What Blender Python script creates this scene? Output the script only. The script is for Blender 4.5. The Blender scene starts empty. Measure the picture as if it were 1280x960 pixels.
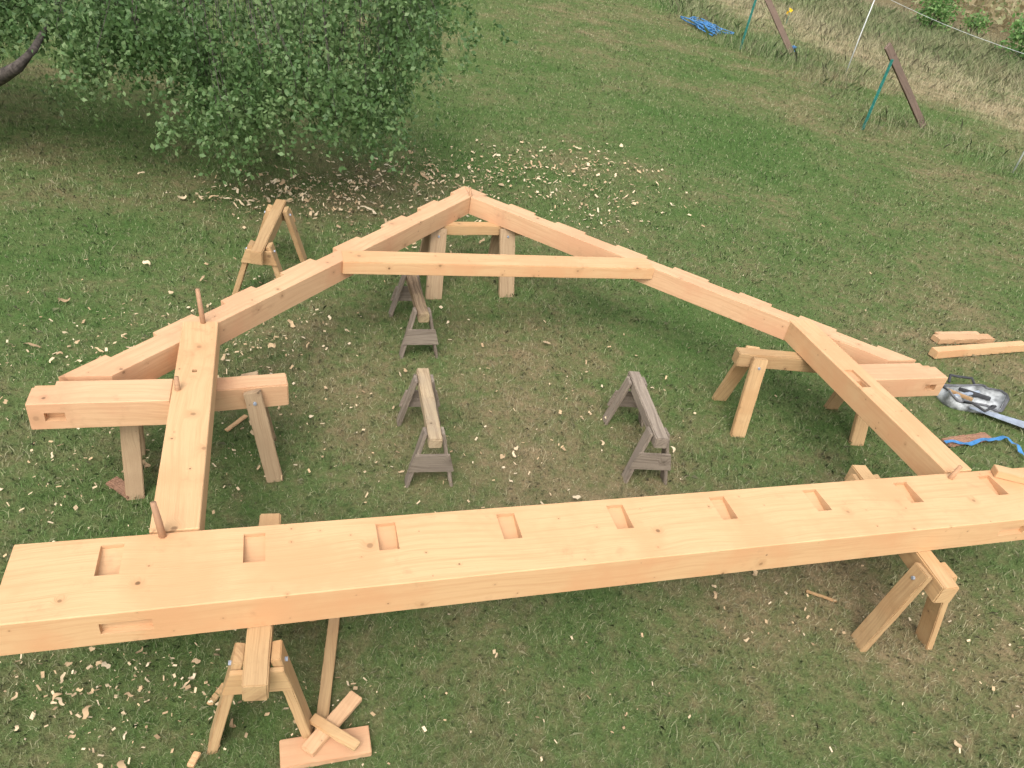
import bpy, bmesh, math, random
import numpy as np
from mathutils import Vector, Matrix
random.seed(7); rng=np.random.default_rng(11)
SC=bpy.context.scene; COL=SC.collection
# ------------------------------------------------------------ camera
H=3.23; F=942.0
fwd=Vector((0.2941,0.7710,-0.5647)).normalized()
right=Vector((0.9554,-0.2529,0.1526)); right=(right-right.dot(fwd)*fwd).normalized()
down=fwd.cross(right).normalized()
if down.z>0: down=-down
cam=bpy.data.cameras.new('camera'); co=bpy.data.objects.new('camera',cam); COL.objects.link(co)
cam.sensor_width=36; cam.lens=36*F/1280; cam.clip_end=800; cam.clip_start=0.05
M=Matrix.Identity(4)
for i in range(3):
    M[i][0]=right[i]; M[i][1]=-down[i]; M[i][2]=-fwd[i]
M[2][3]=H
co.matrix_world=M; SC.camera=co
def ray(px,py): return fwd*F+right*(px-640)+down*(py-480)
def P(px,py,z=0.0):
    r=ray(px,py); t=(z-H)/r.z
    return Vector((r.x*t,r.y*t,z))
def PD(px,py,d):
    r=ray(px,py)/F
    return Vector((0,0,H))+r*d
# ------------------------------------------------------------ materials
def newmat(name):
    m=bpy.data.materials.new(name); m.use_nodes=True; nt=m.node_tree
    b=nt.nodes['Principled BSDF']; b.inputs['Roughness'].default_value=.8
    b.inputs['Specular IOR Level'].default_value=.25
    return m,nt,b
def N(nt,t,**k):
    n=nt.nodes.new(t)
    for a,v in k.items(): setattr(n,a,v)
    return n
def L(nt,a,b): nt.links.new(a,b)
def math_(nt,op,a,b=None,c=None,clamp=False):
    n=N(nt,'ShaderNodeMath',operation=op); n.use_clamp=clamp
    for i,v in enumerate((a,b,c)):
        if v is None: continue
        if isinstance(v,(int,float)): n.inputs[i].default_value=v
        else: L(nt,v,n.inputs[i])
    return n.outputs[0]
def mix(nt,f,a,b,mode='MIX'):
    n=N(nt,'ShaderNodeMix',data_type='RGBA',blend_type=mode)
    for s,v in ((n.inputs[0],f),(n.inputs[6],a),(n.inputs[7],b)):
        if isinstance(v,(int,float)): s.default_value=v
        elif isinstance(v,tuple): s.default_value=(*v,1) if len(v)==3 else v
        else: L(nt,v,s)
    return n.outputs[2]
def sstep(nt,v,a,b):
    n=N(nt,'ShaderNodeMapRange',interpolation_type='SMOOTHSTEP')
    L(nt,v,n.inputs[0]); n.inputs[1].default_value=a; n.inputs[2].default_value=b
    return n.outputs[0]
def noise(nt,vec,scale,detail=3,rough=.55):
    n=N(nt,'ShaderNodeTexNoise'); n.inputs['Scale'].default_value=scale
    n.inputs['Detail'].default_value=detail; n.inputs['Roughness'].default_value=rough
    L(nt,vec,n.inputs['Vector']); return n.outputs['Fac']
def wood(name,base,dark,tint,knot=.6,grain=.5,var=.25,bump=.15,rough=.65,k=1.0,small=.35,dirtk=.4):
    base,dark,tint=[tuple(x*k for x in c) for c in (base,dark,tint)]
    m,nt,b=newmat(name)
    tc=N(nt,'ShaderNodeTexCoord').outputs['Object']; oi=N(nt,'ShaderNodeObjectInfo').outputs['Random']
    off=N(nt,'ShaderNodeVectorMath',operation='ADD'); L(nt,tc,off.inputs[0])
    cb=N(nt,'ShaderNodeCombineXYZ'); r37=math_(nt,'MULTIPLY',oi,37.)
    L(nt,r37,cb.inputs[0]); L(nt,math_(nt,'MULTIPLY',oi,3.1),cb.inputs[1]); L(nt,cb.outputs[0],off.inputs[1])
    v=off.outputs[0]
    sp=N(nt,'ShaderNodeSeparateXYZ'); L(nt,v,sp.inputs[0])
    yz=math_(nt,'ADD',sp.outputs[1],sp.outputs[2])
    c2=N(nt,'ShaderNodeCombineXYZ'); L(nt,sp.outputs[0],c2.inputs[0]); L(nt,yz,c2.inputs[1])
    jn=N(nt,'ShaderNodeTexNoise'); jn.inputs['Scale'].default_value=30; L(nt,v,jn.inputs['Vector'])
    core=None
    for sc_,thr,s0,s1 in ((3.6,knot,.02,.05),(7.3,knot*small,.02,.03)):
        vo=N(nt,'ShaderNodeTexVoronoi',voronoi_dimensions='2D'); vo.inputs['Scale'].default_value=sc_
        L(nt,c2.outputs[0],vo.inputs['Vector'])
        sc=N(nt,'ShaderNodeSeparateColor'); L(nt,vo.outputs['Color'],sc.inputs[0])
        dist=math_(nt,'ADD',vo.outputs['Distance'],math_(nt,'MULTIPLY',math_(nt,'SUBTRACT',jn.outputs['Fac'],.5),.04))
        size=math_(nt,'MULTIPLY_ADD',sc.outputs[1],s1,s0)
        kd=math_(nt,'DIVIDE',dist,size)
        has=math_(nt,'LESS_THAN',sc.outputs[0],thr)
        dk=math_(nt,'MULTIPLY_ADD',sc.outputs[2],.7,.3)
        c_=math_(nt,'MULTIPLY',math_(nt,'MULTIPLY',math_(nt,'SUBTRACT',1.,sstep(nt,kd,.45,1.0)),has),dk)
        h_=math_(nt,'MULTIPLY',math_(nt,'SUBTRACT',1.,sstep(nt,kd,.8,3.4)),has)
        if core is None: core,halo=c_,h_
        else: core=math_(nt,'MAXIMUM',core,c_); halo=math_(nt,'MAXIMUM',halo,math_(nt,'MULTIPLY',h_,.5))
    bend=math_(nt,'MULTIPLY',halo,.03)
    gy=math_(nt,'ADD',yz,bend)
    wob=noise(nt,v,1.1,2)
    gy2=math_(nt,'ADD',gy,math_(nt,'MULTIPLY',wob,.16))
    cg=N(nt,'ShaderNodeCombineXYZ'); L(nt,math_(nt,'MULTIPLY',sp.outputs[0],.5),cg.inputs[0]); L(nt,math_(nt,'MULTIPLY',gy2,19.),cg.inputs[1]); L(nt,math_(nt,'MULTIPLY',sp.outputs[2],6.),cg.inputs[2])
    g1=noise(nt,cg.outputs[0],3.2,5,.62)
    cf=N(nt,'ShaderNodeCombineXYZ'); L(nt,math_(nt,'MULTIPLY',sp.outputs[0],2.),cf.inputs[0]); L(nt,math_(nt,'MULTIPLY',gy2,60.),cf.inputs[1]); L(nt,math_(nt,'MULTIPLY',sp.outputs[2],60.),cf.inputs[2])
    g2=noise(nt,cf.outputs[0],3.,3,.6)
    col=mix(nt,math_(nt,'MULTIPLY',sstep(nt,g1,.42,.70),grain),base,dark)
    col=mix(nt,math_(nt,'MULTIPLY',sstep(nt,g2,.45,.75),grain*.6),col,dark)
    big=noise(nt,v,2.2,4,.6)
    col=mix(nt,math_(nt,'MULTIPLY',sstep(nt,big,.42,.66),.85),col,tint)
    dirt=noise(nt,v,6.,5,.7)
    col=mix(nt,math_(nt,'MULTIPLY',sstep(nt,dirt,.57,.78),dirtk),col,tuple(c*.6 for c in dark))
    col=mix(nt,math_(nt,'MULTIPLY',halo,.35),col,tuple(c*.85 for c in dark))
    col=mix(nt,math_(nt,'MULTIPLY',core,.9),col,tuple(c*.28 for c in dark))
    hv=math_(nt,'MULTIPLY_ADD',oi,var,1-var*.6)
    cv=N(nt,'ShaderNodeCombineXYZ')
    for i in range(3): L(nt,hv,cv.inputs[i])
    col=mix(nt,1.,col,cv.outputs[0],'MULTIPLY')
    L(nt,col,b.inputs['Base Color']); b.inputs['Roughness'].default_value=rough
    bp=N(nt,'ShaderNodeBump'); bp.inputs['Strength'].default_value=bump; bp.inputs['Distance'].default_value=.01
    L(nt,math_(nt,'ADD',g2,math_(nt,'MULTIPLY',g1,.6)),bp.inputs['Height']); L(nt,bp.outputs[0],b.inputs['Normal'])
    return m
W={}
W['fir']=wood('fresh_fir',(.745,.470,.245),(.60,.325,.15),(.715,.385,.190),knot=.42,grain=.5,var=.08,k=.78,small=.8)
W['fir2']=wood('rough_fir',(.73,.460,.260),(.54,.30,.155),(.68,.370,.205),knot=.45,grain=.52,var=.10,k=.79)
W['cut']=wood('cut_fir',(.73,.455,.245),(.60,.34,.17),(.68,.385,.20),knot=0,grain=.4,k=.74)
W['horse']=wood('horse_pine',(.57,.375,.19),(.38,.225,.11),(.50,.295,.14),knot=.5,grain=.65,k=.86)
W['horse_dull']=wood('dull_pine',(.50,.355,.215),(.33,.21,.12),(.42,.285,.17),knot=.5,grain=.7,k=.78)
W['grey']=wood('weathered_wood',(.32,.26,.20),(.15,.115,.085),(.25,.20,.16),knot=.4,grain=.8,bump=.4,rough=.85,k=.88)
W['cap']=wood('worn_rail_wood',(.45,.34,.21),(.26,.18,.11),(.32,.25,.17),knot=.5,grain=.8,bump=.4,rough=.85,k=.88)
W['bark']=wood('bark',(.26,.185,.115),(.10,.065,.04),(.55,.43,.22),knot=0,grain=.9,bump=1.,rough=.9)
W['redbark']=wood('red_bark',(.36,.19,.115),(.19,.10,.065),(.28,.16,.10),knot=0,grain=.8,bump=1.,rough=.9)
W['oldboard']=wood('old_board',(.23,.16,.125),(.12,.08,.06),(.18,.13,.10),knot=.3,grain=.8,rough=.9)
W['peg']=wood('peg_wood',(.46,.27,.15),(.30,.16,.09),(.38,.22,.13),knot=0,grain=.6)
def plain(name,c,rough=.7,metal=0,nz=.25,scale=14):
    m,nt,b=newmat(name); tc=N(nt,'ShaderNodeTexCoord').outputs['Object']
    f=noise(nt,tc,scale,4,.6)
    L(nt,mix(nt,sstep(nt,f,.3,.7),tuple(x*(1-nz) for x in c),tuple(min(1,x*(1+nz)) for x in c)),b.inputs['Base Color'])
    b.inputs['Roughness'].default_value=rough; b.inputs['Metallic'].default_value=metal
    return m
W['steel']=plain('steel',(.32,.36,.42),.5,.2)
W['greenpaint']=plain('green_post_paint',(.03,.17,.14),.5)
W['white']=plain('white_plastic',(.62,.63,.61),.5,0,.08)
W['blue']=plain('blue_plastic',(.05,.18,.38),.5,0,.3)
W['black']=plain('black_fabric',(.05,.05,.052),.85)
W['darkfabric']=plain('grey_shell_fabric',(.10,.10,.105),.85,0,.5,9)
W['greyfabric']=plain('pale_fabric',(.33,.34,.34),.7,0,.6,11)
W['yellow']=plain('yellow_petal',(.75,.5,.03),.7)
def chipmat():
    m,nt,b=newmat('shaving_wood'); a=N(nt,'ShaderNodeObjectInfo').outputs['Random']
    at=N(nt,'ShaderNodeAttribute',attribute_name='rnd').outputs['Fac']
    r=math_(nt,'FRACT',math_(nt,'ADD',a,at))
    cr=N(nt,'ShaderNodeValToRGB'); e=cr.color_ramp.elements
    e[0].position=0; e[0].color=(.56,.40,.23,1); e[1].position=1; e[1].color=(.64,.52,.36,1)
    x=cr.color_ramp.elements.new(.3); x.color=(.34,.23,.13,1); x=cr.color_ramp.elements.new(.65); x.color=(.60,.46,.29,1)
    L(nt,r,cr.inputs[0]); L(nt,cr.outputs[0],b.inputs['Base Color']); return m
W['chip']=chipmat()
def ground_color(nt):
    pos=N(nt,'ShaderNodeNewGeometry').outputs['Position']
    sp=N(nt,'ShaderNodeSeparateXYZ'); L(nt,pos,sp.inputs[0]); x,y=sp.outputs[0],sp.outputs[1]
    n1=noise(nt,pos,.33,4,.6); n2=noise(nt,pos,1.5,4,.65); n3=noise(nt,pos,9.,4,.7)
    def blob(cx,cy,rx,ry):
        a=math_(nt,'POWER',math_(nt,'ABSOLUTE',math_(nt,'DIVIDE',math_(nt,'SUBTRACT',x,cx),rx)),2.)
        b=math_(nt,'POWER',math_(nt,'ABSOLUTE',math_(nt,'DIVIDE',math_(nt,'SUBTRACT',y,cy),ry)),2.)
        return math_(nt,'POWER',2.718,math_(nt,'MULTIPLY',math_(nt,'ADD',a,b),-1.))
    d=math_(nt,'ADD',math_(nt,'MULTIPLY',n1,.85),math_(nt,'MULTIPLY',n2,.55))
    d=math_(nt,'ADD',d,-.055)
    d=math_(nt,'ADD',d,math_(nt,'MULTIPLY',math_(nt,'SUBTRACT',n3,.5),.65))
    for c,a in (((1.9,4.3,1.2,1.7),.15),((3.8,2.0,1.8,.9),.13),((.8,7.6,2.4,.9),.10),((-1.6,6.6,1.6,1.4),-.07),((4.,7.,2.,2.),-.07),((5.5,12.,4.,4.),-.12),((1.2,2.2,.7,.5),-.06),((7.,7.,1.6,3.),.05),((2.,13.,3.,3.),.03)):
        d=math_(nt,'ADD',d,math_(nt,'MULTIPLY',blob(*c),a))
    cr=N(nt,'ShaderNodeValToRGB'); e=cr.color_ramp.elements
    e[0].position=.43; e[0].color=(.083,.152,.046,1); e[1].position=1.02; e[1].color=(.36,.285,.17,1)
    for p_,c_ in ((.60,(.120,.172,.064,1)),(.72,(.165,.180,.083,1)),(.87,(.24,.205,.115,1))):
        q=e.new(p_); q.color=c_
    L(nt,d,cr.inputs[0]); col=cr.outputs[0]
    xe=math_(nt,'ADD',x,math_(nt,'MULTIPLY',math_(nt,'SUBTRACT',n1,.5),6.))
    xe=math_(nt,'ADD',xe,math_(nt,'MULTIPLY',math_(nt,'SUBTRACT',n2,.5),5.))
    st=math_(nt,'MULTIPLY',sstep(nt,xe,14.2,17.),math_(nt,'SUBTRACT',1.,math_(nt,'MULTIPLY',sstep(nt,n2,.44,.60),.85)))
    st=math_(nt,'MULTIPLY',st,math_(nt,'SUBTRACT',1.,math_(nt,'MULTIPLY',sstep(nt,xe,19.,21.),.85)))
    col=mix(nt,math_(nt,'MULTIPLY',st,.72),col,(.43,.35,.22))
    col=mix(nt,math_(nt,'MULTIPLY',sstep(nt,xe,27.,29.),.8),col,(.22,.18,.11))
    return col,n3,pos
def groundmat():
    m,nt,b=newmat('lawn_soil'); col,n3,pos=ground_color(nt)
    f=noise(nt,pos,45.,3,.7)
    col=mix(nt,math_(nt,'MULTIPLY',sstep(nt,f,.35,.7),.55),mix(nt,1.,col,(.72,.67,.64),'MULTIPLY'),mix(nt,1.,col,(1.05,1.0,1.0),'MULTIPLY'))
    L(nt,col,b.inputs['Base Color']); b.inputs['Roughness'].default_value=1; b.inputs['Specular IOR Level'].default_value=0
    bp=N(nt,'ShaderNodeBump'); bp.inputs['Strength'].default_value=.5; bp.inputs['Distance'].default_value=.03; L(nt,f,bp.inputs['Height']); L(nt,bp.outputs[0],b.inputs['Normal'])
    return m
def blademat(name,strawf=.24,mul=1.0):
    m,nt,b=newmat(name); col,n3,pos=ground_color(nt)
    r=N(nt,'ShaderNodeAttribute',attribute_name='rnd').outputs['Fac']
    straw=math_(nt,'GREATER_THAN',r,1-strawf)
    k=math_(nt,'MULTIPLY_ADD',r,.8,.70*mul)
    cv=N(nt,'ShaderNodeCombineXYZ')
    for i in range(3): L(nt,k,cv.inputs[i])
    col=mix(nt,1.,col,cv.outputs[0],'MULTIPLY')
    col=mix(nt,math_(nt,'MULTIPLY',straw,.5),col,(.42,.37,.24))
    L(nt,col,b.inputs['Base Color']); b.inputs['Roughness'].default_value=.8; b.inputs['Specular IOR Level'].default_value=.1
    g_=N(nt,'ShaderNodeNewGeometry').outputs['Normal']
    s1=N(nt,'ShaderNodeVectorMath',operation='SCALE'); L(nt,g_,s1.inputs[0]); s1.inputs['Scale'].default_value=.4
    ad=N(nt,'ShaderNodeVectorMath',operation='ADD'); L(nt,s1.outputs[0],ad.inputs[0]); ad.inputs[1].default_value=(0,0,1)
    nn=N(nt,'ShaderNodeVectorMath',operation='NORMALIZE'); L(nt,ad.outputs[0],nn.inputs[0]); L(nt,nn.outputs[0],b.inputs['Normal'])
    return m
def leafmat(name,c0,c1,c2,tr=.35):
    m,nt,b=newmat(name); r=N(nt,'ShaderNodeAttribute',attribute_name='rnd').outputs['Fac']
    cr=N(nt,'ShaderNodeValToRGB'); e=cr.color_ramp.elements
    e[0].color=(*c0,1); e[1].color=(*c2,1); q=e.new(.6); q.color=(*c1,1); L(nt,r,cr.inputs[0])
    L(nt,cr.outputs[0],b.inputs['Base Color']); b.inputs['Roughness'].default_value=.5; b.inputs['Specular IOR Level'].default_value=.35
    t=N(nt,'ShaderNodeBsdfTranslucent'); L(nt,cr.outputs[0],t.inputs[0]); ms=N(nt,'ShaderNodeMixShader'); ms.inputs[0].default_value=tr
    L(nt,b.outputs[0],ms.inputs[1]); L(nt,t.outputs[0],ms.inputs[2]); L(nt,ms.outputs[0],nt.nodes['Material Output'].inputs[0])
    return m
W['leaf']=leafmat('tree_leaf',(.055,.115,.034),(.105,.185,.060),(.22,.31,.13))
W['bush']=leafmat('bush_leaf',(.08,.17,.045),(.14,.27,.07),(.27,.38,.14))
W['deadleaf']=leafmat('dead_stalk_leaf',(.28,.22,.12),(.42,.35,.20),(.22,.30,.12))
W['trunk']=plain('tree_bark',(.07,.058,.05),.95,0,.5,20)
# ------------------------------------------------------------ object helpers
def tag(o,label=None,cat=None,group=None,kind=None):
    if label: o['label']=label
    if cat: o['category']=cat
    if group: o['group']=group
    if kind: o['kind']=kind
    return o
def thing(name,label,cat,loc=(0,0,0),rz=0,group=None):
    o=bpy.data.objects.new(name,None); COL.objects.link(o); o.location=loc; o.rotation_euler=(0,0,rz); o.empty_display_size=.1
    return tag(o,label,cat,group)
def link(name,me,mat,parent=None,mw=None):
    o=bpy.data.objects.new(name,me); COL.objects.link(o)
    for m in (mat if isinstance(mat,(list,tuple)) else [mat]):
        if m.name not in [x.name for x in me.materials if x]: me.materials.append(m)
    if parent: o.parent=parent
    if mw is not None: o.matrix_local=mw
    return o
def prism_bm(poly,z0,z1,bev=.004,seg=2):
    bm=bmesh.new(); a=[bm.verts.new((x,y,z0)) for x,y in poly]; b=[bm.verts.new((x,y,z1)) for x,y in poly]
    n=len(poly); bm.faces.new(b); bm.faces.new(a[::-1])
    for i in range(n): bm.faces.new((a[i],a[(i+1)%n],b[(i+1)%n],b[i]))
    bmesh.ops.recalc_face_normals(bm,faces=bm.faces)
    if bev: bmesh.ops.bevel(bm,geom=list(bm.edges),offset=bev,segments=seg,affect='EDGES',clamp_overlap=True)
    return bm
def bmesh_to(bm,name):
    me=bpy.data.meshes.new(name); bm.to_mesh(me); bm.free(); return me
def cut(me,boxes,mats):
    """cut boxes (x0,x1,y0,y1,z0,z1[,slope]) out of a mesh; cut faces take slot 1"""
    o=bpy.data.objects.new('tmp',me); COL.objects.link(o); me.materials.append(mats[0]); me.materials.append(mats[1])
    bm=bmesh.new()
    for b in boxes:
        r=bmesh.ops.create_cube(bm,size=1); sl=b[6] if len(b)>6 else 0
        for v in r['verts']:
            lo=v.co.z<0 and v.co.y>0
            v.co=Vector(((b[0]+b[1])/2+v.co.x*(b[1]-b[0]),(b[2]+b[3])/2+v.co.y*(b[3]-b[2]),(b[4]+b[5])/2+v.co.z*(b[5]-b[4])+(sl if lo else 0)))
    cm=bmesh_to(bm,'c'); c=bpy.data.objects.new('cutter',cm); COL.objects.link(c)
    md=o.modifiers.new('b','BOOLEAN'); md.object=c; md.operation='DIFFERENCE'; md.solver='EXACT'; md.use_self=True
    dg=bpy.context.evaluated_depsgraph_get(); dg.update()
    nm=bpy.data.meshes.new_from_object(o.evaluated_get(dg)); nm.name=me.name+'_cut'
    bpy.data.objects.remove(o); bpy.data.objects.remove(c)
    e=.0015
    for p in nm.polygons:
        vs=[nm.vertices[i].co for i in p.vertices]
        p.material_index=0
        for b in boxes:
            if all(b[0]-e<=v.x<=b[1]+e and b[2]-e<=v.y<=b[3]+e and b[4]-e<=v.z<=b[5]+e for v in vs): p.material_index=1
    return nm
def between(p0,p1,hint=(0,0,1)):
    p0=Vector(p0); p1=Vector(p1); x=(p1-p0).normalized(); h=Vector(hint)
    y=h.cross(x).normalized(); z=x.cross(y)
    m=Matrix.Identity(4); c=(p0+p1)/2
    for i in range(3): m[i][0]=x[i]; m[i][1]=y[i]; m[i][2]=z[i]; m[i][3]=c[i]
    return m,(p1-p0).length
def bar(name,p0,p1,w,t,mat,parent=None,hint=(0,0,1),bev=.003,cuts=None,rough=0):
    """board from p0 to p1: w across, t along the hint direction"""
    m,l=between(p0,p1,hint); poly=[(-l/2,-w/2),(l/2,-w/2),(l/2,w/2),(-l/2,w/2)]
    bm=prism_bm(poly,-t/2,t/2,bev)
    if rough:
        bmesh.ops.subdivide_edges(bm,edges=[e for e in bm.edges if e.calc_length()>l*.5],cuts=9)
        for v in bm.verts: v.co+=Vector((random.uniform(-1,1),random.uniform(-1,1),random.uniform(-1,1)))*rough
    return link(name,bmesh_to(bm,name),mat,parent,m)
def tube_bm(bm,pts,rad,seg=8,cap=True):
    pts=[Vector(p) for p in pts]; rings=[]
    for i,p in enumerate(pts):
        d=(pts[min(i+1,len(pts)-1)]-pts[max(i-1,0)]).normalized()
        a=d.cross(Vector((0,0,1)) if abs(d.z)<.9 else Vector((1,0,0))).normalized(); b=d.cross(a)
        r=rad[i] if isinstance(rad,(list,tuple)) else rad
        rings.append([bm.verts.new(p+a*math.cos(2*math.pi*k/seg)*r+b*math.sin(2*math.pi*k/seg)*r) for k in range(seg)])
    for i in range(len(rings)-1):
        for k in range(seg): bm.faces.new((rings[i][k],rings[i][(k+1)%seg],rings[i+1][(k+1)%seg],rings[i+1][k]))
    if cap: bm.faces.new(rings[0][::-1]); bm.faces.new(rings[-1])
def tube(name,pts,rad,mat,parent=None,seg=8):
    bm=bmesh.new(); tube_bm(bm,pts,rad,seg); bmesh.ops.recalc_face_normals(bm,faces=bm.faces)
    me=bmesh_to(bm,name)
    for p in me.polygons: p.use_smooth=seg>6
    return link(name,me,mat,parent)
def np_mesh(name,V,k,rnd,mat,parent=None):
    """V (n,k,3): n polygons of k corners"""
    n=V.shape[0]; me=bpy.data.meshes.new(name)
    me.vertices.add(n*k); me.vertices.foreach_set('co',V.reshape(-1).astype(np.float32))
    me.loops.add(n*k); me.loops.foreach_set('vertex_index',np.arange(n*k,dtype=np.int32))
    me.polygons.add(n); me.polygons.foreach_set('loop_start',np.arange(0,n*k,k,dtype=np.int32))
    me.update(); me.validate()
    at=me.attributes.new('rnd','FLOAT','POINT'); at.data.foreach_set('value',np.repeat(rnd,k).astype(np.float32))
    return link(name,me,mat,parent)
def leaves(name,C,size,mat,parent=None,down=.5,rnd=None):
    n=len(C); a=rng.normal(size=(n,3)); a[:,2]-=down*1.6; a/=np.linalg.norm(a,axis=1)[:,None]
    q=rng.normal(size=(n,3))*.7; b=np.cross(a,q); b/=np.linalg.norm(b,axis=1)[:,None]
    s=(size*rng.uniform(.65,1.25,n))[:,None]; V=np.stack([C,C+a*s*.45+b*s*.3,C+a*s,C+a*s*.45-b*s*.3],1)
    return np_mesh(name,V,4,rng.random(n) if rnd is None else rnd,mat,parent)
# ------------------------------------------------------------ ground and grass
bm=bmesh.new(); bmesh.ops.create_grid(bm,x_segments=80,y_segments=80,size=250)
for v in bm.verts:
    r=math.hypot(v.co.x,v.co.y)
    if r>60: v.co.z=(r-60)*.012+math.sin(v.co.x*.05)*.5
tag(link('ground',bmesh_to(bm,'ground'),groundmat()),kind='structure')
def grass(n,r0,r1,ex,h0,w0,seed):
    g=np.random.default_rng(seed); u=g.random(n)
    p=1-ex+1
    r=(r0**p+u*(r1**p-r0**p))**(1/p)
    az=math.atan2(.2941,.771)+g.uniform(-.90,.90,n)
    x=r*np.sin(az); y=r*np.cos(az)
    tuft=.85+.22*np.sin(x*3.1+2*np.sin(y*2.3))*np.sin(y*3.7+1.7*np.sin(x*1.9))+.25*np.sin(x*11.+np.sin(y*7)*2)*np.sin(y*9.7+np.sin(x*5)*2)
    tuft=np.clip(tuft,.35,1.5)
    h=h0*tuft*g.uniform(.4,1.2,n)*(r/4)**.15; w=w0*g.uniform(.6,1.3,n)*(r/4)**.7
    a=g.uniform(0,6.283,n); la=g.uniform(0,6.283,n); lean=h*g.uniform(.3,1.3,n)
    B=np.stack([x,y,np.zeros(n)],1); s=np.stack([np.cos(a)*w,np.sin(a)*w,np.zeros(n)],1)*.5
    mid=B+np.stack([np.cos(la)*lean*.3,np.sin(la)*lean*.3,h*.62],1)
    T=B+np.stack([np.cos(la)*lean,np.sin(la)*lean,h*g.uniform(.6,1,n)],1)
    V=np.stack([B-s,B+s,mid+s*.7,T,mid-s*.7],1)
    return V,g.random(n)
V,r=grass(520000,1.2,50.,1.7,.045,.0035,3)
tag(np_mesh('lawn_grass',V,5,r,blademat('grass_blade')),'short patchy green and straw coloured lawn grass covering the yard','grass',kind='stuff')
def tall(n,pts,h0,seed):
    g=np.random.default_rng(seed); A0=np.array(pts); pw=A0[:,2]*A0[:,3]*A0[:,4]; idx=g.choice(len(pts),n,p=pw/pw.sum()); A=A0[idx]
    x=A[:,0]+g.normal(size=n)*A[:,2]; y=A[:,1]+g.normal(size=n)*A[:,3]
    h=h0*A[:,4]*g.uniform(.3,1.2,n); w=.0055*g.uniform(.6,1.4,n)*(np.hypot(x,y)/14)
    a=g.uniform(0,6.283,n); la=g.uniform(0,6.283,n); lean=h*g.uniform(.2,1.1,n); B=np.stack([x,y,np.zeros(n)],1)
    s=np.stack([np.cos(a)*w,np.sin(a)*w,np.zeros(n)],1)*.5
    mid=B+np.stack([np.cos(la)*lean*.3,np.sin(la)*lean*.3,h*.6],1); T=B+np.stack([np.cos(la)*lean,np.sin(la)*lean,h],1)
    return np.stack([B-s,B+s,mid+s*.7,T,mid-s*.7],1),g.random(n)
tp=[(11.1,12.6,.25,.4,1.6),(12.3,19.6,.45,.5,1.8),(12.7,12.9,.5,.6,1.3),(12.4,15.8,.4,1.2,1.),(12.9,19.3,.5,.7,1.5),(13.6,17.5,.6,1.0,1.2),(12.9,10.4,.5,.9,1.1),(15.5,20,1.4,2.5,.8),(13.0,23,.5,1.6,1.4),(14.,27,.8,2.,1.2),(22,25,1.8,4,1.4),(24,22,1.2,4,1.4),(26,30,1.5,5,1.6),(17.5,15,1.2,2.,.7),(20,19,1.6,2.5,1.),(19,26,1.5,3,1.)]
V,r=tall(46000,tp,.25,5)
tag(np_mesh('tall_weeds',V,5,r,blademat('weed_blade',.28,1.1)),'taller dry weeds and uncut grass along the fence line','weeds',kind='stuff')
# ------------------------------------------------------------ timber frame
D=2.47; ZT=H-D; XC=.667*D
frame=thing('timber_frame','large pale new timber roof truss with pegged joints lying flat across sawhorses','timber frame',(XC,3.5,0))
OFF=Vector((-XC,-3.5,0))
def timber(name,poly,z0,z1,org,ang,cuts=None,mat='fir',bev=.005):
    me=bmesh_to(prism_bm(poly,z0,z1,bev if not cuts else .004,2 if not cuts else 1),name)
    mats=[W[mat],W['cut']]
    if cuts: me=cut(me,cuts,mats)
    m=Matrix.Translation(Vector((org[0],org[1],0))+OFF)@Matrix.Rotation(ang,4,'Z')
    o=link(name,me,mats if cuts else W[mat],frame,m); return o
def rect(x0,x1,y0,y1): return [(x0,y0),(x1,y0),(x1,y1),(x0,y1)]
# tie beam
bx0,bx1,by0,by1=-.409*D,1.745*D,.815*D,.9715*D
cx,cy=(bx0+bx1)/2,(by0+by1)/2
cuts=[]
for px,py in ((137,700),(318,682),(484,668),(636,656),(775,646),(905,636),(1022,626),(1137,617),(1243,608)):
    q=P(px,py,ZT); cuts.append((q.x-cx-.043,q.x-cx+.043,by1-cy-.200,by1-cy-.045,ZT-.058,ZT+.05,.038))
for px,py in ((158,783),(1257,674)):
    q=P(px,py,ZT-.08); r_=ray(px,py); t=by0/r_.y; xx=r_.x*t
    cuts.append((xx-cx-.09,xx-cx+.09,by0-cy-.05,by0-cy+.022,ZT-.115,ZT-.055))
timber('tie_beam',rect(bx0-cx,bx1-cx,by0-cy,by1-cy),ZT-.178,ZT,(cx,cy),0,cuts,bev=.006)
# posts
for s in (-1,1):
    x0,x1=sorted((XC+s*.803*D,XC+s*.881*D)); y0,y1=.9735*D,(1.645 if s<0 else 1.652)*D; mx,my=(x0+x1)/2,(y0+y1)/2
    l=(y1-y0)/2; w=(x1-x0)/2
    if s>0:
        q=P(1035,475,ZT); lx=q.y-my; ly=min(max(-(q.x-mx),-w+.06),w-.06)
        cts=[(lx-.10,lx+.10,ly-.035,ly+.035,ZT-.008,ZT+.1),(lx-.095,lx-.01,ly-.03,ly+.03,ZT-.04,ZT+.11)]
    else: cts=[(.31,.335,-.012,.012,ZT-.03,ZT+.1)]
    timber('post',rect(-l,l,-w,w),ZT-.152,ZT+.007,(mx,my),math.pi/2,cts)
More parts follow.
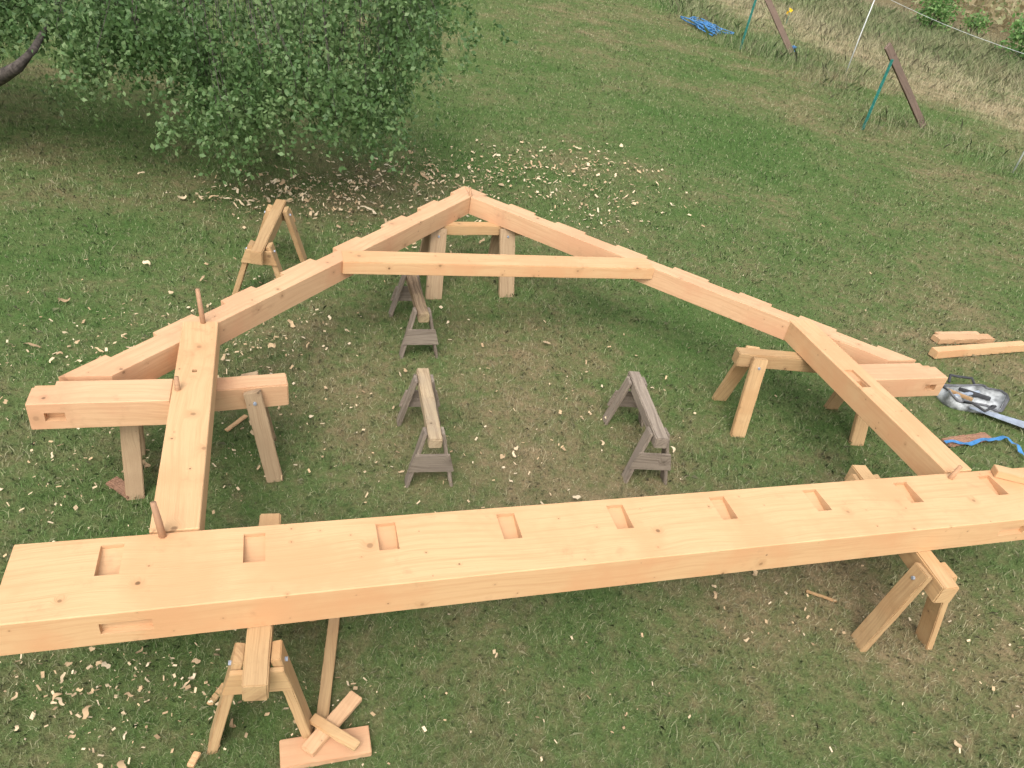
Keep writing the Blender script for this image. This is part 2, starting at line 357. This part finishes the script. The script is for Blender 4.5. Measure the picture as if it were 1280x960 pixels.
# rafters
th=math.atan(1.068); wv=.106*D*math.cos(th); Lo=1.10*D/math.cos(th)
for s in (-1,1):
    up=[(0,0)]; u=.24; k=0
    while u<Lo-.5:
        dd=(.040,.046,.038,.048)[k%4]; wl=(.26,.22,.30,.24)[k%4]
        up+=[(u,0),(u+.003,dd),(u+wl,dd),(u+wl+.003,0)]; u+=(.52,.50,.58,.54)[k%4]; k+=1
    pts=up+[(Lo,0),(Lo-wv/math.tan(th),wv),(wv*math.tan(th),wv)]
    ang=math.pi+th if s<0 else -th
    sg=1 if s<0 else -1
    poly=[(a-1.9,b*sg) for a,b in pts]
    e=Vector((s*math.cos(th),-math.sin(th)))
    o=(XC+s*.0015+e.x*1.9,2.606*D+e.y*1.9)
    timber('rafter',poly,ZT-.158,ZT-(.0 if s<0 else .001),o,ang,bev=.0015,mat='fir2')
timber('collar_tie',rect(-.492*D,.492*D,-.038*D,.038*D),ZT-.093,ZT+.004,(XC+.004*D,2.008*D),0)
for s in (-1,1):
    x0,x1=sorted((XC+s*.8825*D,XC+s*1.141*D)); mx=(x0+x1)/2; l=(x1-x0)/2
    y0,y1=1.342*D,1.419*D; my=(y0+y1)/2; w=(y1-y0)/2
    xa=s*(l-.16)
    cts=[(min(xa,xa+s*.09),max(xa,xa+s*.09),-w-.05,-w+.04,ZT-.11,ZT-.06),
         (min(s*(l-.10),s*(l+.05)),max(s*(l-.10),s*(l+.05)),w-.055,w+.05,ZT-.03,ZT+.1)]
    timber('hammer_beam',rect(-l,l,-w,w),ZT-.162,ZT-.003,(mx,my),0,cts,mat='fir2')
for px,py,z,hh,lx,ly in ((255,405,ZT,.22,-.02,.02),(205,670,ZT,.19,-.02,.0),(222,490,ZT,.08,.0,.02),(1186,598,ZT,.09,.03,0),(590,246,ZT-.001,.07,-.02,.04)):
    b=P(px,py,z)+OFF; a=Vector((b.x,b.y,z-.05)); t=Vector((b.x+lx,b.y+ly,z+hh))
    tube('peg',[a,(a+t)/2,t],[.016,.015,.012],W['peg'],frame,7)
# ------------------------------------------------------------ sawhorses
def horse(name,label,p0,p1,h,mats,rail=(.09,.09),spread=.44,inset=.13,legw=.11,legt=.04,group=None,bolt=True,outw=.03,gus=(.70,.93),outw2=None):
    p0=Vector((p0[0],p0[1],0)); p1=Vector((p1[0],p1[1],0)); c=(p0+p1)/2; d=p1-p0; l=d.length
    root=thing(name,label,'sawhorse',c,math.atan2(d.y,d.x),group)
    rm,lm,gm=[W[x] for x in mats]; w,t=rail
    bar('rail',(-l/2,0,h-t/2),(l/2,0,h-t/2),w,t,rm,root,bev=.006,rough=.0015)
    for sx in (-1,1):
        ex=sx*(l/2-inset); ow=outw2 if (outw2 is not None and sx>0) else outw
        for sy in (-1,1):
            top=(ex,sy*(w/2+legt*.5+.001),h-.012); bot=(ex+sx*ow,sy*spread/2,-.01)
            lg=bar('leg',top,bot,legw,legt,lm,root,hint=(0,1,.0),bev=.004,rough=.001)
            if bolt:
                mi=between(top,bot,(0,1,0))[0].inverted()
                tt=Vector(top).lerp(Vector(bot),.10); loc=mi@(tt+Vector((0,sy*(legt/2+.010),0))); l2=mi@tt
                tube('bolt',[loc,l2],.010,W['steel'],lg,6)
        if gus:
            z0,z1=h*gus[0],min(h*gus[1],h-t*.3 if gus[1]>.9 else h)
            hw=lambda z:(w/2+legt)+(spread/2+.01-(w/2+legt)*.6)*(1-z/h)
            bm=prism_bm([(-hw(z0),z0),(hw(z0),z0),(hw(z1),z1),(-hw(z1),z1)],-.011,.011,.003)
            m=Matrix.Identity(4)
            m[0][0]=0;m[1][0]=1;m[2][0]=0; m[0][1]=0;m[1][1]=0;m[2][1]=1; m[0][2]=1;m[1][2]=0;m[2][2]=0
            m[0][3]=ex+sx*(legw/2+.016)
            link('gusset',bmesh_to(bm,'gusset'),gm,root,m)
    return root
G='new wood sawhorses holding up the timber frame'; hA=ZT-.178; hT=ZT-.158
f=P(318,858,hA); b=P(338,641,hA)
horse('sawhorse','tan sawhorse under left part of the long notched beam, end facing the camera',(f.x,f.y),(b.x,b.y),hA,('horse','horse','horse'),spread=.40,inset=.16,group=G,legw=.10,rail=(.095,.10))
horse('sawhorse','orange tinted sawhorse under right part of the long notched beam',(3.22,1.77),(3.33,2.70),hA,('horse','horse','horse'),spread=.42,inset=.13,group=G,rail=(.10,.12),gus=None,legw=.11)
horse('sawhorse','sawhorse under the left rafter foot and left post',(-.98,3.60),(.04,3.70),hT,('fir2','horse_dull','horse_dull'),spread=.38,inset=.20,group=G,gus=None,rail=(.125,.15),outw2=.10,legw=.095)
horse('sawhorse','yellow pine sawhorse under the right rafter and right post',(3.17,3.93),(4.36,3.72),hT,('horse','horse','horse'),spread=.46,inset=.15,group=G,gus=None,rail=(.10,.11),legw=.11)
horse('sawhorse','brown legged sawhorse under the peak of the truss',(1.12,5.93),(2.14,6.0),hT,('horse','horse_dull','horse_dull'),spread=.46,inset=.2,legw=.14,group=G,gus=None)
horse('sawhorse','empty pale sawhorse standing outside the left rafter near the tree',(-.15,5.52),(.05,6.56),.50,('horse','horse','horse'),spread=.44,inset=.17,rail=(.09,.11))
G2='low weathered sawhorses on the grass inside the frame'
gl=(.30,.62)
horse('low_sawhorse','low grey sawhorse with pale worn rail, left of the two nearest inside the frame',(.865,3.32),(.905,4.06),.41,('cap','grey','grey'),rail=(.08,.07),spread=.28,inset=.10,legw=.08,legt=.022,group=G2,bolt=False,gus=gl)
horse('low_sawhorse','low grey sawhorse with grey topped rail, on the right inside the frame',(2.30,3.22),(2.41,3.97),.41,('grey','grey','grey'),rail=(.085,.08),spread=.28,inset=.10,legw=.09,legt=.022,group=G2,bolt=False,gus=gl)
horse('low_sawhorse','low grey sawhorse with bark covered rail, farthest inside the frame',(1.03,4.74),(1.03,5.50),.41,('bark','grey','grey'),rail=(.08,.07),spread=.28,inset=.10,legw=.08,legt=.022,group=G2,bolt=False,gus=gl)
# ------------------------------------------------------------ offcuts and scraps
def lay(name,label,a,b,w,t,mat,z=None,cat='board',group=None,zb=None,rough=.001):
    z0=(t/2+.012) if z is None else z; A=P(a[0],a[1],0); B=P(b[0],b[1],0)
    o=bar(name,(A.x,A.y,z0),(B.x,B.y,z0 if zb is None else zb),w,t,W[mat],None,bev=.003,rough=rough)
    return tag(o,label,cat,group)
lay('batten','narrow tan batten lying under the long beam beside the left sawhorse',(420,760),(400,926),.052,.04,'horse',z=.03)
lay('board_offcut','short pale board offcut at the bottom edge, below the crossed scraps',(350,950),(462,930),.125,.035,'fir2')
lay('board_offcut','narrow board offcut lying across another near the left sawhorse foot',(384,950),(445,880),.065,.028,'fir2',z=.066)
lay('board_offcut','thin slanted strip crossing the board offcuts by the left sawhorse',(390,912),(446,948),.045,.02,'horse',z=.092)
lay('beam_offcut','long pale beam offcut on the grass at the right edge',(1163,447),(1275,438),.085,.08,'fir',cat='timber offcut')
lay('slab_offcut','shorter reddish slab lying behind the long offcut at right',(1167,428),(1236,427),.10,.05,'cut',cat='timber offcut',rough=.004)
lay('board_offcut','flat board resting on the grass behind the short reddish slab',(1170,422),(1222,421),.09,.03,'fir2')
lay('bark_slab','flat reddish bark slab beside the blue strap at right',(1180,556),(1234,548),.09,.02,'redbark',cat='bark',rough=.004)
lay('bark_slab','curved reddish bark scrap under the left hammer beam',(140,604),(166,622),.07,.02,'redbark',cat='bark',rough=.004)
lay('wood_strip','thin pale strip lying beside the left post',(283,541),(308,522),.03,.012,'fir',cat='wood scrap')
lay('wood_strip','thin reddish strip on the grass right of centre below the long beam',(1006,741),(1044,754),.02,.010,'horse',cat='wood scrap')
lay('wood_strip','thin pale stick poking from the bottom left grass',(238,962),(248,944),.03,.02,'fir',cat='wood scrap')
lay('wood_strip','short brown batten piece by the left sawhorse foot',(262,884),(282,858),.03,.012,'horse',cat='wood scrap')
A=P(1240,592,ZT); B=P(1290,604,ZT)
tag(bar('wood_block',(A.x,A.y,ZT+.024),(B.x,B.y,ZT+.024),.07,.045,W['fir'],None),'small wooden block resting on the right end of the long beam','wood block')
# ------------------------------------------------------------ shavings
clusters=[(430,248,95,20,17),(350,243,45,14,7),(540,222,70,15,14),(680,213,75,17,13),(755,258,50,24,7),(130,430,80,45,3.5),(60,560,60,50,2),(110,620,80,40,1.6),(300,450,50,60,4),(370,480,50,50,3),(340,400,50,30,3),
 (110,840,110,45,4),(200,900,120,40,4),(60,780,60,40,1.),(330,900,80,40,1.5),(560,850,150,70,1.6),(620,490,120,60,2.2),(560,600,140,30,2),(700,560,90,60,1.5),(820,860,160,70,1.5),(1100,760,100,40,1.4),(950,740,80,40,.8),(1220,840,80,70,1.3),(1060,440,60,60,.7),(520,300,60,20,4),(900,300,90,50,.8),(1240,760,40,40,.7),(240,560,60,60,3),(20,450,40,30,.8),(660,420,120,60,1.)]
wts=np.array([c[4] for c in clusters],float); wts/=wts.sum()
def chip_pos(g):
    while True:
        c=clusters[g.choice(len(clusters),p=wts)]
        px=g.normal()*c[2]+c[0]; py=g.normal()*c[3]+c[1]
        if py<150 or px<-60 or px>1340 or py>1010: continue
        q=P(px,py,0); k=math.sin(q.x*4.3+1.7*math.sin(q.y*3.1))*math.sin(q.y*5.1+1.3*math.sin(q.x*3.7))
        if g.random()>.65+.4*k: continue
        return q
def chip_mesh(kind):
    bm=bmesh.new(); n=9
    ln=(.045,.06,.04,.07,.035,.05)[kind]; w=(.022,.018,.024,.016,.028,.020)[kind]; cur=(1.2,2.6,.4,.9,.3,1.8)[kind]
    R=ln/cur; pv=None
    for i in range(n):
        a=cur*(i/(n-1)-.5); ww=w*(.45+.55*math.sin(math.pi*(i+.6)/(n+.2)))*random.uniform(.7,1.15)
        x=R*math.sin(a); z=R*(1-math.cos(a)); sk=.004*math.sin(i*1.0+kind)
        l=bm.verts.new((x,-ww/2+sk,z)); r=bm.verts.new((x,ww/2+sk,z+random.uniform(0,.004)))
        if pv: bm.faces.new((pv[0],l,r,pv[1]))
        pv=(l,r)
    me=bmesh_to(bm,'shaving'); me.materials.append(W['chip']); 
    for p in me.polygons: p.use_smooth=True
    return me
cm=[chip_mesh(k) for k in range(6)]
g=np.random.default_rng(23)
proto=None
for i in range(300):
    q=chip_pos(g); me=cm[int(g.integers(0,6))]
    if proto is None:
        proto=bpy.data.objects.new('wood_shaving',me); o=proto
        tag(o,'pale curled wood shaving lying loose on the lawn','wood shaving','loose wood shavings on the lawn')
    else: o=proto.copy(); o.data=me
    COL.objects.link(o); s=(g.uniform(.5,1.05) if g.random()<.85 else g.uniform(1.1,1.5))*(1+.11*max(0,q.y-3)); o.scale=(s,s,s)
    o.location=(q.x,q.y,.026+.012*g.random()); o.rotation_euler=(g.normal()*.3+(math.pi if g.random()<.5 else 0),g.normal()*.25,g.uniform(0,6.28))
    if abs(o.rotation_euler[0])>1.5: o.location.z+=.015*s
n=4200; C=np.array([tuple(chip_pos(g)) for _ in range(n)]); C[:,2]=.014+g.random(n)*.03
s=(.003+.011*g.random(n)**2)*(1+.20*np.clip(C[:,1]-3,0,9)); a=g.uniform(0,6.28,n); asp=g.uniform(.2,.7,n)
ax=np.stack([np.cos(a),np.sin(a),g.normal(size=n)*.4],1)*s[:,None]; bx=np.stack([-np.sin(a),np.cos(a),g.normal(size=n)*.4],1)*(s*asp)[:,None]
V=np.stack([C-ax-bx*.6,C+ax*.7-bx,C+ax+bx*.7,C-ax*.8+bx],1)
tag(np_mesh('wood_chips',V,4,g.random(n),W['chip']),'small pale wood chips sprinkled through the grass','wood chips',kind='stuff')
# ------------------------------------------------------------ tree
tree=thing('leafy_tree','leafy green tree with drooping branches at the upper left','tree',(-3.4,8.4,0)); TO=Vector((3.4,-8.4,0))
xs=[-260,0,60,90,110,130,160,200,240,255,300,330,360,400,440,480,500,540,565,580,640]
ys=[40,50,70,108,122,112,78,92,84,190,212,176,130,168,190,176,110,84,62,0,-120]
cl=[]
for i in range(285):
    px=random.uniform(-240,548) if i<220 or i>=250 else random.uniform(240,520); L0=float(np.interp(px,xs,ys))-46
    if i<90: py=L0-random.uniform(0,30)
    elif i<250: py=random.uniform(-50,max(L0,-20))
    else: py=random.uniform(-320,-30)
    d=random.uniform(6.4,8.4) if i>60 else random.uniform(6.4,7.4)
    c=PD(px,py,d)
    if c.z<.35: continue
    cl.append(c)
CC=[]; RR=[]
for c in cl:
    cc=np.array(tuple(c+TO))
    k=random.randint(20,90); v=rng.normal(size=(k,3)); v/=np.linalg.norm(v,axis=1)[:,None]
    v*=(rng.random(k)**.5)[:,None]*np.array([.24,.24,.25]); CC.append(v+cc)
    base=random.uniform(0,.6); RR.append(np.clip(base+rng.random(k)*.5,0,1))
    for _ in range(9):
        x0=rng.normal(size=3)*np.array([.19,.19,.12]); m=22; t=np.linspace(0,1,m)[:,None]
        side=rng.normal(size=2)*.17; ln=random.uniform(.18,.48)
        path=np.concatenate([t*side[0],t*side[1],-(t**1.3)*ln],1)
        CC.append(cc+x0+path+rng.normal(size=(m,3))*.019); RR.append(np.clip(base+rng.random(m)*.6,0,1))
CC=np.concatenate(CC); RR=np.concatenate(RR)
leaves('crown',CC,.054,W['leaf'],tree,.45,RR)
trunk=[Vector(p) for p in ((0,0,-.05),(.05,-.02,.6),(.12,-.05,1.2),(.3,-.1,1.9),(.6,.0,2.9),(.9,.1,4.0),(1.1,.1,5.0))]
tube('trunk',trunk,[.20,.17,.15,.13,.11,.08,.04],W['trunk'],tree,12)
def limb(a,b,sag=.25,n=8):
    pts=[]
    for i in range(n+1):
        t=i/n; p=a.lerp(b,t); p.z+=math.sin(t*math.pi)*sag; p+=Vector((random.uniform(-1,1),random.uniform(-1,1),random.uniform(-1,1)))*.03*(0<i<n); pts.append(p)
    return pts
limbs=[]
heads=[PD(px,py,8.6) for px,py in ((-180,-60),(-60,-160),(60,-120),(160,-200),(240,-100),(330,-160),(420,-100),(500,-80))]
for hp in heads:
    a=trunk[random.choice((4,4,5))]; pts=limb(a,hp+TO,.45); limbs.append(pts)
    tube('branch',pts,[.045*(1-i/9)+.006 for i in range(9)],W['trunk'],tree,7)
vb=[trunk[2],PD(-60,125,7.4)+TO,PD(0,97,6.6)+TO,PD(22,84,6.3)+TO,PD(42,62,6.4)+TO,PD(60,30,6.9)+TO,PD(90,-40,7.6)+TO]
tube('branch',vb,[.11,.10,.060,.045,.032,.022,.012],W['trunk'],tree,9)
bm=bmesh.new(); allp=[p for l_ in limbs for p in l_[4:]]
for c in cl:
    c2=c+TO; q=min(allp,key=lambda p:(p-c2).length+ (0 if p.z>c2.z else .6)); m_=(q+c2)/2+Vector((random.uniform(-.1,.1),random.uniform(.1,.3),.12))
    tube_bm(bm,[q,m_,c2,c2+Vector((.03,0,-.2))],[.004,.0035,.003,.002],4)
tw=link('twig_growth',bmesh_to(bm,'twig_growth'),W['trunk'],tree); tw['kind']='stuff'
# ------------------------------------------------------------ fence, tarp, garden
def tpost(label,base,h,lean):
    t=thing('metal_fence_post',label,'fence post',base,0,None)
    bar('stake',(0,0,-.05),(lean[0],lean[1],h),.06,.015,W['greenpaint'],t,hint=(0,1,0),bev=.002)
    bar('stud_rib',(0,-.014,-.05),(lean[0],lean[1]-.014,h),.016,.018,W['greenpaint'],t,hint=(0,1,0),bev=.002)
    return t
p1=P(1078,162); p2=P(925,62)
tpost('green metal fence post, the nearer one with a dark board leaning on it',p1,1.30,(.02,0)); tpost('green metal fence post, the farther one at the top edge',p2,1.5,(.02,.0))
a=P(1153,160); tag(bar('leaning_board',(a.x,a.y,.03),(p1.x-.12,p1.y+.1,1.50),.05,.14,W['oldboard'],None,rough=.003),'dark weathered board leaning against the nearer green post','board','dark boards bracing the fence posts')
a=P(990,70); tag(bar('leaning_board',(a.x,a.y,.03),(p2.x+.05,p2.y+.1,1.62),.05,.15,W['oldboard'],None,rough=.003),'dark weathered board leaning against the farther green post','board','dark boards bracing the fence posts')
pa=P(1057,92); pb=P(1266,216)
def wpole(label,p,h):
    t=thing('white_fence_pole',label,'fence pole',p,0)
    tube('pole_shaft',[(0,0,-.05),(.0,0,h*.5),(.02,0,h)],[.015,.014,.012],W['white'],t,7)
    tube('pole_clip',[(.0,-.03,h*.93),(0,.03,h*.93)],.02,W['white'],t,6); return t
wpole('slim white fence pole left of the nearer green post top',pa,2.05); wpole('slim white fence pole at the right edge',pb,2.0)
def wire(name,label,za,zb):
    pts=[]
    e=pb+(pb-pa)*.8; s=pa+(pa-pb)*1.5
    for A_,B_,z0,z1 in ((s,pa,za,za),(pa,pb,za,zb),(pb,e,zb,zb)):
        for i in range(8):
            t=i/8; q=A_.lerp(B_,t); pts.append(Vector((q.x,q.y,z0+(z1-z0)*t-math.sin(t*math.pi)*.08)))
    tag(tube(name,pts,.0045,W['white'],None,5),label,'wire')
wire('fence_wire','thin white fence wire strung between the white poles',1.92,1.8)
def tangle(name,label,c,rx,ry,rz,n,rad,mat,cat,loops=9):
    pts=[]
    for i in range(n):
        t=i/n*loops*6.283; k=.55+.45*math.sin(t*.37+1)
        pts.append(Vector((c.x+math.cos(t)*rx*k+random.uniform(-1,1)*rx*.15,c.y+math.sin(t*1.13)*ry*k,c.z+.03+abs(math.sin(t*.7))*rz)))
    return tag(tube(name,pts,rad,W[mat],None,6),label,cat)
c=P(882,38); tangle('rope_pile','tangled blue rope heap on the far grass',c,.42,1.1,.14,150,.018,'blue','rope',9)
c=P(989,68); tangle('blue_twine','small blue bundle at the foot of the farther leaning board',c,.10,.12,.18,60,.02,'blue','twine',5)
def bush(label,base,r,h,n,name='leafy_bush'):
    t=thing(name,label,'bush',base,0)
    v=rng.normal(size=(n,3)); v/=np.linalg.norm(v,axis=1)[:,None]; v*=(rng.random(n)**.4)[:,None]*np.array([r,r,h*.5]); v[:,2]+=h*.52
    v+=rng.normal(size=(n,3))*.16; leaves('foliage',v,.16,W['bush'],t,.1)
    for k in range(5):
        a_=k*1.256; tube('stem',[(0,0,-.05),(math.cos(a_)*r*.3,math.sin(a_)*r*.3,h*.4),(math.cos(a_)*r*.55,math.sin(a_)*r*.55,h*.75)],[.02,.015,.008],W['trunk'],t,5)
bush('bright green bush at the garden edge near the top right',P(1160,42),.75,1.6,1100)
bush('bright green leafy bush at the right edge of the garden',P(1275,82),.9,1.7,1400)
bush('low green bush between the two taller garden bushes',P(1215,40),.5,.7,400)
m=40000; gx=rng.uniform(30,66,m); row=np.round(gx/1.5)*1.5+rng.normal(size=m)*.25; gy=rng.uniform(18,80,m); gz=rng.random(m)**.8*1.8
leaves('dead_garden_rows',np.stack([row+gy*.1,gy,gz+.03],1),.34,W['deadleaf'],None,.2)
tag(bpy.data.objects['dead_garden_rows'],'brown dried crop rows in the garden at the top right','crop rows',kind='stuff')
b=P(982,31); t=thing('yellow_flower','small yellow flower in the weeds near the farther fence post','flower',b)
tube('flower_stem',[(0,0,-.02),(.01,0,.4)],[.008,.006],W['greenpaint'],t,5)
V_=np.array([[0,0,.42]]*18)+rng.normal(size=(18,3))*.03; leaves('flower_head',V_,.12,W['yellow'],t,0)
# ------------------------------------------------------------ tools at right
bc=P(1206,503); bag=thing('tool_bag','slumped open tool bag, grey inside with dark edges and handles, at right','tool bag',bc,-.3)
def loft(name,rings,mat,n=40,close=False):
    bm=bmesh.new(); R=[]
    for (rx,ry,z,wob) in rings:
        R.append([bm.verts.new((rx*(1+wob*math.sin(3*a+z*20)+wob*.4*math.sin(7*a+1))*math.copysign(abs(math.cos(a))**.6,math.cos(a)),ry*(1+wob*math.cos(2*a+1)+wob*.4*math.sin(5*a))*math.copysign(abs(math.sin(a))**.6,math.sin(a)),z+wob*.22*(math.sin(2*a+.7)+.6*math.sin(5*a+2))*(z>.03))) for a in [2*math.pi*k/n for k in range(n)]])
    for i in range(len(R)-1):
        for k in range(n): bm.faces.new((R[i][k],R[i][(k+1)%n],R[i+1][(k+1)%n],R[i+1][k]))
    if close: bm.faces.new(R[-1])
    me=bmesh_to(bm,name)
    for p in me.polygons: p.use_smooth=True
    return link(name,me,W[mat],bag)
loft('bag_shell',[(.25,.15,.0,.02),(.27,.17,.025,.05),(.265,.165,.06,.10),(.255,.155,.095,.15),(.245,.15,.10,.15)],'greyfabric')
loft('bag_lining',[(.243,.148,.097,.15),(.25,.155,.07,.12),(.20,.12,.035,.15),(.12,.07,.045,.1),(.05,.03,.032,.1)],'greyfabric',close=True)
loft('bag_rim',[(.262,.162,.088,.15),(.272,.172,.10,.15),(.262,.162,.112,.15),(.248,.152,.10,.15)],'darkfabric')
for sy in (-1,1):
    tube('handle',[(-.12,sy*.15,.09),(-.10,sy*.21,.13),(0,sy*.26,.10),(.10,sy*.21,.13),(.12,sy*.15,.09)],.012,W['black'],bag,7)
bar('hand_tool',(-.16,-.05,.075),(.12,.07,.085),.03,.02,W['steel'],bag); bar('hand_tool',(-.05,.09,.075),(.17,-.03,.09),.035,.025,W['black'],bag); bar('hand_tool',(-.18,.05,.07),(-.02,-.09,.09),.03,.025,W['horse'],bag)
A=P(1208,514); B=P(1300,545); d=(B-A).normalized(); saw=thing('handsaw','grey steel handsaw lying on the grass beside the tool bag','saw',A,math.atan2(d.y,d.x)); l=(B-A).length
pl=[(0,.02),(0,-.03)]; 
for i in range(40): pl+=[((i+.5)*l/40,-.036-.04*i/40),((i+1)*l/40,-.03-.04*i/40)]
pl+=[(l,.07)]
link('blade',bmesh_to(prism_bm(pl,.05,.053,0),'blade'),W['steel'],saw)
link('handle',bmesh_to(prism_bm([(l-.02,-.06),(l+.10,-.07),(l+.13,0),(l+.09,.08),(l-.02,.07)],.035,.065,.006),'handle'),W['horse'],saw)
def ribbon(name,label,pix,w,mat,z=.045):
    bm=bmesh.new(); pv=None; pts=[P(a,b) for a,b in pix]; q=[]
    for i in range(len(pts)-1):
        for k in range(6): q.append(pts[i].lerp(pts[i+1],k/6))
    q.append(pts[-1])
    for i,p in enumerate(q):
        dd=(q[min(i+1,len(q)-1)]-q[max(i-1,0)]).normalized(); s_=Vector((-dd.y,dd.x,0))*w/2; zz=z+.012*math.sin(i*.9)
        a_=bm.verts.new(p+s_+Vector((0,0,zz))); b_=bm.verts.new(p-s_+Vector((0,0,zz+.008*math.sin(i*1.7))))
        if pv: bm.faces.new((pv[0],a_,b_,pv[1]))
        pv=(a_,b_)
    return tag(link(name,bmesh_to(bm,name),W[mat]),label,'strap')
ribbon('blue_strap','flat blue strap curling across the grass at the right edge',[(1178,558),(1210,559),(1240,553),(1258,553),(1270,566),(1284,580)],.035,'blue')
# ------------------------------------------------------------ light
w=bpy.data.worlds.new('World'); SC.world=w; w.use_nodes=True; nt=w.node_tree
sky=N(nt,'ShaderNodeTexSky',sky_type='NISHITA'); sky.sun_disc=False
EL=52; sd=Vector((-.25,-.5,0)).normalized()*math.cos(math.radians(EL))+Vector((0,0,math.sin(math.radians(EL))))
sky.sun_elevation=math.radians(EL); sky.sun_rotation=math.atan2(sd.x,sd.y); sky.dust_density=4; sky.air_density=1.2; sky.ozone_density=.6
hs=N(nt,'ShaderNodeHueSaturation'); hs.inputs['Saturation'].default_value=.25; hs.inputs['Value'].default_value=2.1
L(nt,sky.outputs[0],hs.inputs['Color']); L(nt,hs.outputs[0],nt.nodes['Background'].inputs[0]); nt.nodes['Background'].inputs[1].default_value=.15
sl=bpy.data.lights.new('sun','SUN'); sl.energy=.95; sl.angle=math.radians(32); sl.color=(1,.96,.90)
so=bpy.data.objects.new('sun',sl); COL.objects.link(so); so.rotation_euler=(-sd).to_track_quat('-Z','Y').to_euler()
SC.view_settings.view_transform='Standard'; SC.view_settings.look='None'; SC.view_settings.exposure=0
